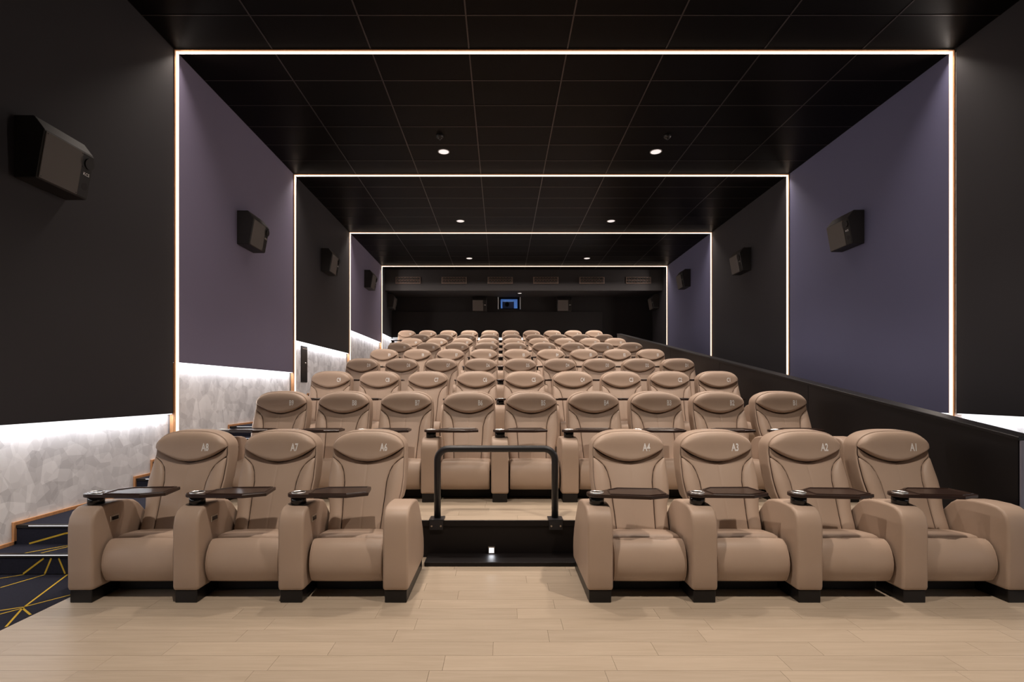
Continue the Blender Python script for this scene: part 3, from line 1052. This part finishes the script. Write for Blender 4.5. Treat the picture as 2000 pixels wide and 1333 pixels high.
SEAT = [(0.185, 0.30), (0.183, 0.36), (0.19, 0.392), (0.21, 0.406), (0.26, 0.409), (0.34, 0.402), (0.40, 0.396), (0.45, 0.388), (0.485, 0.372), (0.49, 0.34), (0.48, 0.28), (0.36, 0.27), (0.22, 0.28)]
FOOT = [(0.178, 0.392), (0.165, 0.401), (0.145, 0.402), (0.118, 0.392), (0.092, 0.370), (0.070, 0.335), (0.056, 0.295), (0.050, 0.250), (0.054, 0.205), (0.067, 0.165), (0.088, 0.130), (0.112, 0.113), (0.130, 0.118), (0.155, 0.17), (0.172, 0.25), (0.178, 0.33)]
me_seat = mesh_of('seat_cushion', loft_cushion(SEAT, 0.263, 0.030), M['leather'], True)
me_rest = mesh_of('footrest', loft_cushion(FOOT, 0.255, 0.022, 0.55), M['leather'], True)
fp = inset_poly(FOOT, 0.003)
me_fpip = mesh_of('piping', piping((0,), fp[1:13], 0.0032), M['leather'], True)
bm = bmesh.new(); box(bm, -0.270, 0.270, 0.24, 0.68, 0.004, 0.262); bevel(bm, 0.01, 1)
me_frame = mesh_of('recliner_mechanism', bm, M['matt_black'])

# swivel tray: origin above the middle of the arm
TH = 0.024
poly = [(0.02 + 0.0, -0.075), (0.355, -0.120), (0.495, -0.055), (0.482, 0.175), (0.165, 0.188), (0.045, 0.072)]
cap_ = [(0.072 * math.cos(R(a)), 0.075 * math.sin(R(a))) for a in range(85, 271, 15)]
poly = poly + cap_
bm = bmesh.new()
prism(bm, poly, 0.0, TH)
bmesh.ops.bevel(bm, geom=[e for e in bm.edges if abs(e.verts[0].co.z - e.verts[1].co.z) < 1e-5], offset=0.003, segments=1, affect='EDGES')
me_tray = mesh_of('tray_table', bm, M['tray'])
inner = [(0.085, -0.070), (0.350, -0.104), (0.478, -0.047), (0.467, 0.160), (0.170, 0.172), (0.085, 0.09)]
bm = bmesh.new()
ii = inset_poly(inner, 0.012)
lo = [bm.verts.new((x, y, TH + 0.0006)) for x, y in inner]
l1 = [bm.verts.new((x, y, TH + 0.006)) for x, y in inset_poly(inner, 0.003)]
l2 = [bm.verts.new((x, y, TH + 0.006)) for x, y in inset_poly(inner, 0.009)]
l3 = [bm.verts.new((x, y, TH + 0.0006)) for x, y in ii]
for A, B in ((lo, l1), (l1, l2), (l2, l3)):
    for i in range(6):
        j = (i + 1) % 6
        bm.faces.new((A[i], A[j], B[j], B[i]))
bm.faces.new(l3)
me_lip = mesh_of('tray_lip', bm, M['tray'])
bm = bmesh.new(); lathe(bm, [(0.050, 0.0), (0.050, 0.004), (0.048, 0.006), (0.0455, 0.006), (0.0445, 0.0)], 28, (0, 0, TH))
me_ring = mesh_of('cup_ring', bm, M['chrome'], True)
bm = bmesh.new(); lathe(bm, [(0.0448, 0.0025), (0.040, 0.0012), (0.0, 0.0008)], 24, (0, 0, TH))
me_well = mesh_of('cup_well', bm, M['gloss_black'], True)
bm = bmesh.new(); lathe(bm, [(0.0, 0.0), (0.052, 0.0), (0.052, 0.054), (0.0, 0.054)], 28)
me_cup = mesh_of('cup_holder', bm, M['gloss_black'])
for p_ in me_cup.polygons:
    p_.use_smooth = len(p_.vertices) == 4
bm = bmesh.new(); box(bm, 0.0, 0.0045, -0.042, 0.042, -0.022, 0.022); bevel(bm, 0.002, 1)
me_ctrl = mesh_of('control_plate', bm, M['steel'])
bm = bmesh.new(); box(bm, 0.0046, 0.007, -0.028, 0.034, -0.013, 0.013); bevel(bm, 0.001, 1)
me_btn = mesh_of('button', bm, M['gloss_black'])

ARM_X = 0.36
TRAYS = {'A8': 6, 'A7': 5, 'A6': 6, 'A4': -3, 'A3': 4, 'A2': -1, 'A1': -2}


def number_mesh(s):
    me = text_mesh(s, 0.084, 0.60, 0.0, 0.0026)
    for v in me.vertices:
        x, z = 0.135 + v.co.x, 1.0 + v.co.y
        v.co = Vector((x, head_y(x, z) - 0.0018, z))
    me.materials.append(M['thread'])
    return me


def recliner(code, k, x, label, right_arm, group):
    t = thing('recliner', label, 'recliner', (x, ROWY[k], ROWZ[k]), 0, group)
    put('seat_cushion', me_seat, t)
    fr = put('footrest', me_rest, t)
    for px_ in (-0.248, 0.248):
        put('piping', me_fpip, fr, (px_, 0, 0))
    sh = put('backrest_shell', me_shell, t)
    put('back_panel', me_center, t)
    put('side_bolster', me_bl, t)
    put('side_bolster', me_br, t)
    hd = put('headrest', me_head, t)
    nm = put('seat_number', number_mesh(code), hd)
    put('recliner_mechanism', me_frame, t)
    for s in ((-1, 1) if right_arm else (-1,)):
        a = put('armrest', me_arm, t, (s * ARM_X, 0, 0))
        for px_ in (-AW + 0.011, AW - 0.011):
            put('piping', me_pip, a, (px_, 0, 0))
        put('base_block', me_foot, t, (s * ARM_X, 0, 0))
        if s < 0:
            c = put('control_plate', me_ctrl, t, (-ARM_X + AW + 0.0002, 0.20, 0.54))
            put('button', me_btn, c)
    put('cup_holder', me_cup, t, (-ARM_X, 0.145, 0.6555))
    tr = put('tray_table', me_tray, t, (-ARM_X, 0.145, 0.7100), (0, 0, R(TRAYS.get(code, random.uniform(-3, 5)))))
    put('tray_lip', me_lip, tr)
    put('cup_ring', me_ring, tr)
    put('cup_well', me_well, tr)
    return t


ROWS = 'ABCDEFGHI'
for k in range(9):
    if k == 0:
        seats = [(8, -3.52), (7, -2.515), (6, -1.51), (4, 1.447), (3, 2.445), (2, 3.45), (1, 4.455)]
    elif k < 8:
        seats = [(9 - i, -3.52 + 1.0 * i) for i in range(9)]
    else:
        seats = [(10 - i, -4.54 + 1.0 * i) for i in range(10)]
    n = len(seats)
    for i, (num, px) in enumerate(seats):
        code = ROWS[k] + str(num)
        rown = 'front row' if k == 0 else ('back row' if k == 8 else ORD[k] + ' row from the front')
        side = ('%s from the left' % ORD[i]) if i else 'leftmost'
        lab = 'tan leather recliner numbered %s, %s, %s' % (code, rown, side)
        last = (i == n - 1) or (k == 0 and num == 6)
        recliner(code, k, px * P, lab, last, 'tan leather recliners in row %s' % ROWS[k])
